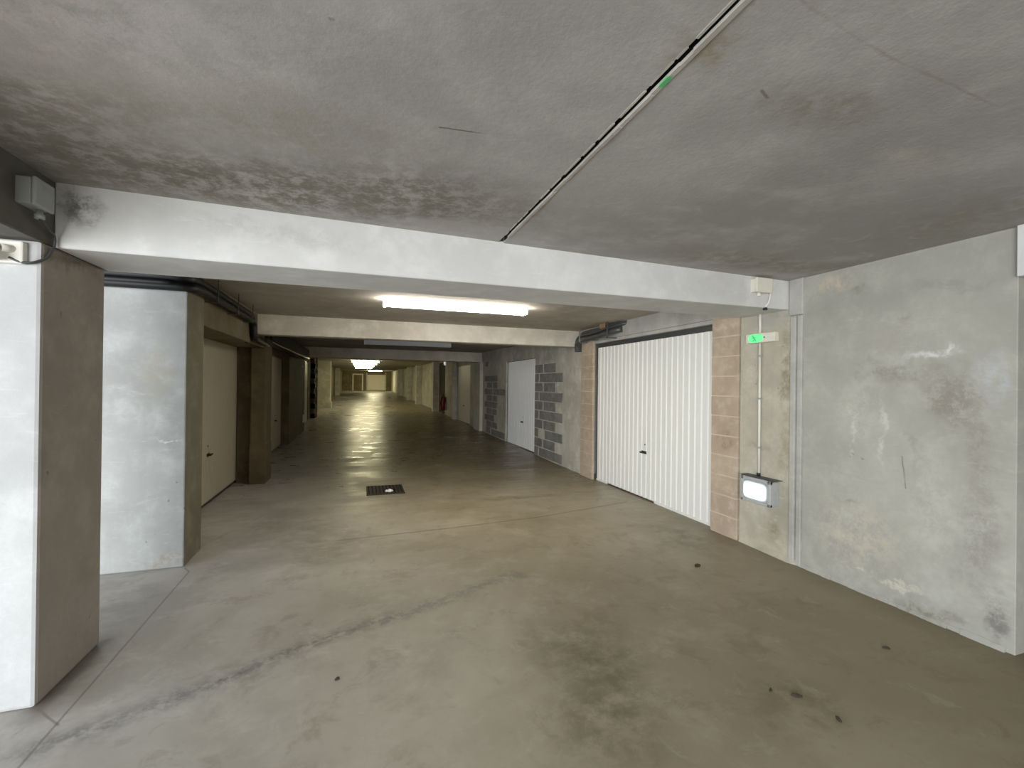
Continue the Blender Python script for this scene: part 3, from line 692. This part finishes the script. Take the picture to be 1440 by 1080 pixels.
def leaf(x, y, s, a, label, thin=.4):
    m = MB(); n = 12; bm = m.bm; rr = random.Random(int(x * 100)); pts = []
    for k in range(n):
        q = 2 * math.pi * k / n; r = s * (1 + rr.uniform(-.2, .2))
        px, py = r * math.cos(q), r * thin * math.sin(q)
        pts.append((x + px * math.cos(a) - py * math.sin(a), y + px * math.sin(a) + py * math.cos(a)))
    c = bm.verts.new((x, y, .018)); f = [bm.verts.new((p[0], p[1], .003 + rr.uniform(0, .01))) for p in pts]; g = [bm.verts.new((p[0], p[1], .001)) for p in pts]
    for k in range(n):
        bm.faces.new((c, f[k], f[(k + 1) % n])); bm.faces.new((f[k], g[k], g[(k + 1) % n], f[(k + 1) % n]))
    bm.faces.new(g[::-1])
    tag(m.build('dead_leaf', M_leaf), label, 'leaf', 'dead leaves scattered on the floor')
leaf(2.79, 3.22, .042, .5, 'dark dead leaf on the floor in front of the tan pier and floodlight', .5)
leaf(2.10, 1.71, .028, -.4, 'larger dead leaf of the near right floor, lowest pair, left one')
leaf(2.14, 1.525, .02, 1.2, 'small dead leaf closest to the camera on the right floor')
leaf(2.01, 1.78, .012, .2, 'tiny leaf crumb farther left of the near right leaves')
leaf(-.10, 2.53, .012, .3, 'tiny dark crumb on the left floor before the long stain')
leaf(3.0, 1.86, .02, -.7, 'faint leaf bit near the foot of the right wall', .3)

# ------------------------------------------------------------------ far right: red extinguisher and white lamp in the dark doorway
t = thing('fire_extinguisher', (3.72, 20.85, .35), 'dark red fire extinguisher hung beside the dark doorway far down the right wall', 'extinguisher')
m = MB(); m.lathe((3.585, 20.85, .34), [(.10, 0), (.12, .03), (.12, .55), (.09, .66), (.04, .70), (.04, .74)], n=20); m.build('cylinder', M_dred, t)
m = MB(); m.box(3.53, 3.64, 20.83, 20.87, 1.07, 1.11, .005); m.tube(smooth_path([(3.585, 20.8, 1.07), (3.49, 20.75, .95), (3.46, 20.75, .6)], .08), .015, 8); m.build('hose_and_valve', M_black, t)
m = MB(); m.box(3.70, 3.722, 20.78, 20.92, .7, .95, .004); m.build('wall_bracket', M_black, t)
t = thing('bulkhead_lamp', (3.72, 20.8, 2.55), 'small white bulkhead lamp high above the red extinguisher far down the right side', 'wall lamp')
m = MB(); m.box(3.685, 3.722, 20.7, 20.92, 2.42, 2.62, .01); m.build('base_plate', M_pvc, t)
m = MB(); m.box(3.62, 3.686, 20.72, 20.90, 2.44, 2.60, .02, seg=3); m.build('lens', M_glow, t)

# ------------------------------------------------------------------ light
def area(name, loc, target, sx, sy, power, col, spread=math.pi):
    d = bpy.data.lights.new(name, 'AREA'); d.shape = 'RECTANGLE'; d.size = sx; d.size_y = sy; d.energy = power; d.color = col; d.spread = spread
    o = bpy.data.objects.new(name, d); C.objects.link(o); o.location = loc
    o.rotation_euler = (Vector(target) - Vector(loc)).to_track_quat('-Z', 'Y').to_euler(); return o
area('daylight_side', (-5.6, .6, 1.4), (0, 1.4, 1.1), 6.0, 2.4, 270, (.80, .90, 1))
area('daylight_rear', (-3.4, -4.6, 1.35), (.6, 2.6, 1.35), 4.4, 2.4, 620, (.95, .975, 1))
W = bpy.data.worlds.new('World'); S.world = W; W.use_nodes = True
bg = W.node_tree.nodes['Background']
sky = W.node_tree.nodes.new('ShaderNodeTexSky'); sky.sky_type = 'NISHITA'; sky.sun_disc = False; sky.sun_elevation = math.radians(40); sky.sun_rotation = math.radians(200)
W.node_tree.links.new(sky.outputs[0], bg.inputs['Color']); bg.inputs['Strength'].default_value = .12

# ------------------------------------------------------------------ camera
F, yaw, pitch, roll = 636.5, .3218, .0028, .012
cam = bpy.data.cameras.new('Camera'); co = bpy.data.objects.new('Camera', cam); C.objects.link(co)
cam.sensor_fit = 'HORIZONTAL'; cam.sensor_width = 36; cam.lens = F / 1440 * 36; cam.clip_start = .02; cam.clip_end = 300
fw = Vector((math.sin(yaw), math.cos(yaw), 0)); rt = Vector((math.cos(yaw), -math.sin(yaw), 0)); up = Vector((0, 0, 1))
f2 = fw * math.cos(pitch) + up * math.sin(pitch); u2 = up * math.cos(pitch) - fw * math.sin(pitch)
r3 = rt * math.cos(roll) + u2 * math.sin(roll); u3 = u2 * math.cos(roll) - rt * math.sin(roll)
mt = Matrix((r3, u3, -f2)).transposed().to_4x4(); mt.translation = Vector((0, 0, 1.55)); co.matrix_world = mt
S.camera = co
